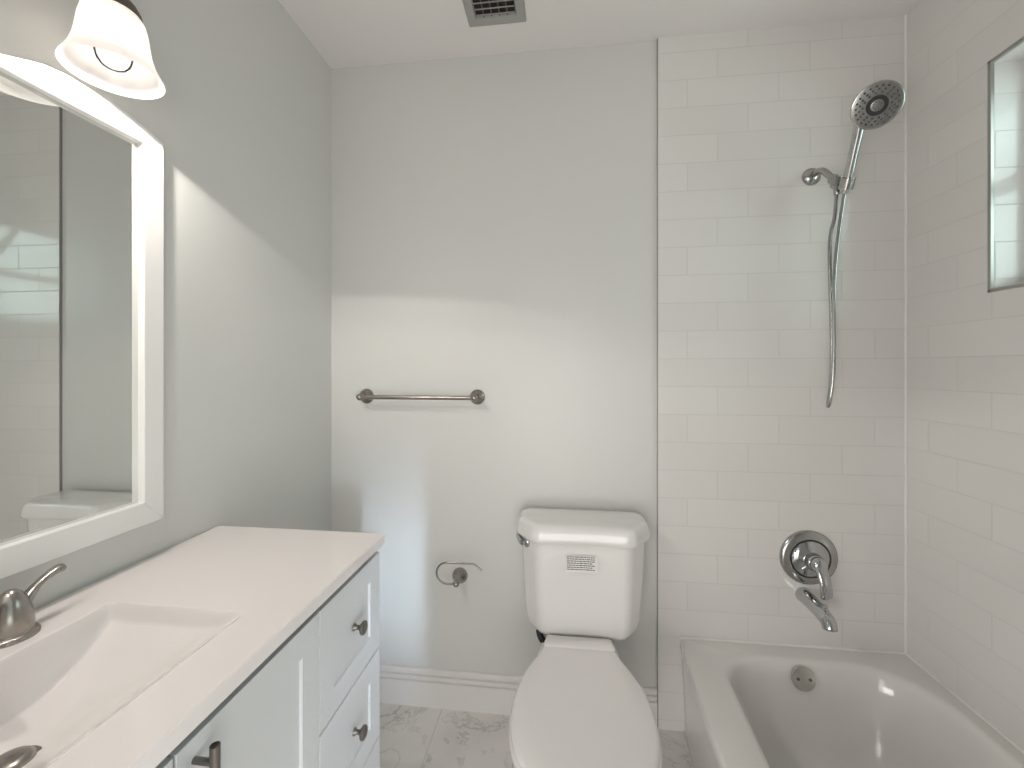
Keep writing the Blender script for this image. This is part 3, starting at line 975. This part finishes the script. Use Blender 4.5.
# ================================================================ shower valve
vx, vz = 1.817, 0.667
val = thing('shower_valve', 'round chrome shower valve plate with a single lever handle on tile', 'shower valve', (vx, 0, vz))
bm = bmesh.new()
lathe(bm, (vx, 0, vz), (0, -1, 0), [(0.097, 0), (0.097, 0.003), (0.094, 0.008), (0.086, 0.012), (0.071, 0.0145), (0.0685, 0.0145)], 56, cap1=False)
obj('escutcheon', bm, M['chrome_soft'], val)
bm = bmesh.new()
lathe(bm, (vx, 0, vz), (0, -1, 0), [(0.0690, 0.0138), (0.0620, 0.0138)], 48, cap0=False, cap1=False)
obj('seal_ring', bm, M['black'], val)['label'] = 'thin black ring'
bm = bmesh.new()
lathe(bm, (vx, 0, vz), (0, -1, 0), [(0.0630, 0.010), (0.0625, 0.016), (0.056, 0.021), (0.044, 0.026), (0.034, 0.029), (0.030, 0.031), (0.0285, 0.052), (0.027, 0.056)], 44)
obj('dome', bm, M['chrome'], val)
bm = bmesh.new()
lathe(bm, (vx, -0.052, vz), (0, -1, 0), [(0.026, 0), (0.0265, 0.012), (0.024, 0.022), (0.016, 0.029), (0.004, 0.031)], 32)
pth = smooth_path([(vx + 0.002, -0.068, vz - 0.004), (vx + 0.006, -0.080, vz - 0.030), (vx + 0.010, -0.086, vz - 0.058), (vx + 0.014, -0.084, vz - 0.085), (vx + 0.016, -0.080, vz - 0.102)], 7)
nn = len(pth)
tube(bm, pth, [0.024 - 0.002 * math.sin(PI * i / (nn - 1)) if i < nn - 2 else (0.0145 if i == nn - 2 else 0.007) for i in range(nn)], 18, flat=0.55)
obj('lever', bm, M['chrome'], val, smooth=50)

# ================================================================ shower arm, hand shower, hose
ax, az = 1.826, 2.027
arm_t = thing('shower_mount', 'chrome shower arm with hand shower bracket on the tiled end wall', 'shower arm', (ax, 0, az))
bm = bmesh.new()
lathe(bm, (ax, 0, az), (0, -1, 0), [(0.031, 0), (0.031, 0.004), (0.028, 0.010), (0.019, 0.016), (0.0125, 0.019)], 32)
obj('flange', bm, M['chrome_soft'], arm_t)
bm = bmesh.new()
tube(bm, smooth_path([(ax, -0.004, az), (ax + 0.001, -0.040, az + 0.002), (ax + 0.004, -0.068, az - 0.010), (ax + 0.008, -0.092, az - 0.036), (ax + 0.011, -0.108, az - 0.056)], 8), 0.0105, 18)
obj('pipe', bm, M['chrome_soft'], arm_t)
HB = Vector((1.845, -0.128, 1.948))          # bracket centre
hdir = Vector((-0.006, -0.075, 0.138)).normalized()   # direction of the handset's handle
bm = bmesh.new()
lathe(bm, (ax + 0.010, -0.104, az - 0.050), (0.14, -0.55, -0.75), [(0.012, 0), (0.0165, 0.004), (0.0165, 0.022), (0.014, 0.026), (0.014, 0.040)], 24)
obj('swivel_nut', bm, M['chrome_soft'], arm_t)
dv = Vector((ax + 0.014, -0.122, az - 0.074))
bm = bmesh.new()
lathe(bm, dv + Vector((0, 0, 0.018)), (0, 0, -1), [(0.012, 0), (0.019, 0.004), (0.019, 0.028), (0.013, 0.034), (0.0095, 0.036), (0.009, 0.054), (0.007, 0.058)], 24)
obj('diverter', bm, M['chrome_soft'], arm_t)
# clip that grips the handle: an open ring joined to the diverter
clip_c = Vector((1.850, -0.156, 1.937))
u_, v_, d_ = frame_of(hdir)
bm = bmesh.new()
secs = []
for k in range(17):
    a = R(-140) + R(280) * k / 16
    dr = (u_ * math.cos(a) + v_ * math.sin(a))
    c_ = clip_c + dr * 0.0185
    q = []
    for (rr, hh) in ((-0.0018, -0.017), (0.0024, -0.017), (0.0024, 0.017), (-0.0018, 0.017)):
        q.append(c_ + dr * rr + d_ * hh)
    secs.append(q)
loft(bm, secs)
tube(bm, [dv + Vector((0.008, -0.004, 0)), dv.lerp(clip_c, 0.5)], 0.009, 14)
obj('bracket', bm, M['chrome_soft'], arm_t)
# handset
hs = thing('hand_shower', 'round chrome hand shower head with black centre ring held in its bracket', 'hand shower', clip_c)
hn = Vector((-0.29, -0.81, -0.51)).normalized()      # the way the spray face looks
hc = Vector((1.853, -0.285, 2.108))                  # centre of the face
bm = bmesh.new()
hb0 = clip_c - hdir * 0.030
jd = Vector((-0.374, 0.622, -0.688)).normalized()      # from the head's middle to where the handle joins it
neck = hc + jd * 0.054 - hn * 0.021
path = smooth_path([hb0, clip_c, clip_c.lerp(neck, 0.4), clip_c.lerp(neck, 0.8), neck, hc + jd * 0.030 - hn * 0.023], 8)
nn = len(path)
rad = []
for i in range(nn):
    t = i / (nn - 1)
    rad.append(0.0105 + 0.003 * sstep(t / 0.35) + 0.0015 * sstep((t - 0.5) / 0.3))
tube(bm, path, rad, 20)
obj('handle', bm, M['chrome'], hs, smooth=60)
bm = bmesh.new()
lathe(bm, hc - hn * 0.034, hn, [(0.010, 0), (0.026, 0.003), (0.046, 0.010), (0.058, 0.019), (0.0625, 0.027), (0.0625, 0.032), (0.060, 0.034), (0.0575, 0.0335)], 48, cap1=False)
head = obj('head_shell', bm, M['chrome'], hs, smooth=60)
bm = bmesh.new()
lathe(bm, hc - hn * 0.034, hn, [(0.0578, 0.0335), (0.050, 0.0345), (0.0265, 0.0350)], 48, cap0=False, cap1=False)
face = obj('spray_face', bm, M['chrome_soft'], hs)
bm = bmesh.new()
lathe(bm, hc - hn * 0.034, hn, [(0.0267, 0.0350), (0.0255, 0.0362), (0.0165, 0.0362), (0.0155, 0.0352)], 40, cap0=False, cap1=False)
obj('centre_ring', bm, M['black'], hs)['label'] = 'black ring in the middle of the spray face'
bm = bmesh.new()
lathe(bm, hc - hn * 0.034, hn, [(0.0158, 0.0352), (0.012, 0.0358), (0.001, 0.0362)], 28, cap0=False)
obj('centre_plate', bm, M['chrome_soft'], hs)
fu, fv, fd = frame_of(hn)
M['nozzle'] = mat('nozzle_rubber', (0.07, 0.07, 0.075), rough=0.5)
for rr, cnt in ((0.0500, 22), (0.0415, 18), (0.0335, 14), (0.0100, 8)):
    for k in range(cnt):
        a = 2 * PI * (k + (0.5 if rr in (0.0415, 0.01) else 0)) / cnt
        p = hc + hn * 0.0006 + fu * (rr * math.cos(a)) + fv * (rr * math.sin(a))
        bm = bmesh.new()
        s_ = 0.0033 if rr > 0.02 else 0.0019
        lathe(bm, p, hn, [(s_, 0), (s_ * 0.9, 0.0015), (s_ * 0.5, 0.0024)], 8, cap0=False)
        obj('nozzle', bm, M['nozzle'], hs)
# hose: from the diverter down in a long narrow loop to the handle's foot
hose_t = None
pts = [dv + Vector((0, 0, -0.036)), (1.832, -0.124, 1.84), (1.818, -0.125, 1.77), (1.817, -0.125, 1.66), (1.823, -0.122, 1.52), (1.828, -0.116, 1.40), (1.830, -0.106, 1.29), (1.826, -0.102, 1.235), (1.820, -0.110, 1.217), (1.817, -0.124, 1.236), (1.820, -0.134, 1.30), (1.822, -0.138, 1.42), (1.821, -0.139, 1.56), (1.826, -0.139, 1.68), (1.838, -0.139, 1.80), hb0 + hdir * 0.004]
bm = bmesh.new()
sp_ = smooth_path(pts, 10)
tube(bm, sp_, [0.0058] * len(sp_), 12)
hose = obj('shower_hose', bm, M['chrome_soft'])
tag(hose, 'silver flexible shower hose hanging in a long loop from the bracket', 'hose')

# ================================================================ ceiling vent
vn = thing('ceiling_vent', 'grey metal ceiling vent with dark egg-crate openings', 'vent', (0.715, -0.29, CEIL))
vx0, vx1, vy0, vy1 = 0.612, 0.817, -0.44, -0.140
ix0, ix1, iy0, iy1 = 0.645, 0.782, -0.405, -0.177
zt, zb = CEIL - 0.0005, CEIL - 0.010
bm = bmesh.new()
def rc(x0, x1, y0, y1, z):
    return [(x0, y0, z), (x1, y0, z), (x1, y1, z), (x0, y1, z)]
loft(bm, [rc(vx0, vx1, vy0, vy1, zt), rc(vx0, vx1, vy0, vy1, zt - 0.003), rc(vx0 + 0.004, vx1 - 0.004, vy0 + 0.004, vy1 - 0.004, zb), rc(ix0 - 0.004, ix1 + 0.004, iy0 - 0.004, iy1 + 0.004, zb), rc(ix0, ix1, iy0, iy1, zt)], cap1=False)
obj('frame', bm, M['vent'], vn, smooth=0)
obj('duct_shade', boxes(((ix0, iy0, zt - 0.0006), (ix1, iy1, zt))), M['vent_dark'], vn, smooth=0)  # near-black sheet standing in for the shade inside the vent
for k in range(9):
    y = iy1 - 0.010 - k * 0.0245
    obj('slat', boxes(((ix0, y - 0.003, zb + 0.0010), (ix1, y, zb + 0.0038))), M['vent'], vn, smooth=0)
for k in range(1, 5):
    x = ix0 + (ix1 - ix0) * k / 5
    obj('bar', boxes(((x - 0.0022, iy0, zb + 0.0040), (x + 0.0022, iy1, zb + 0.0065))), M['bronze'], vn, smooth=0)
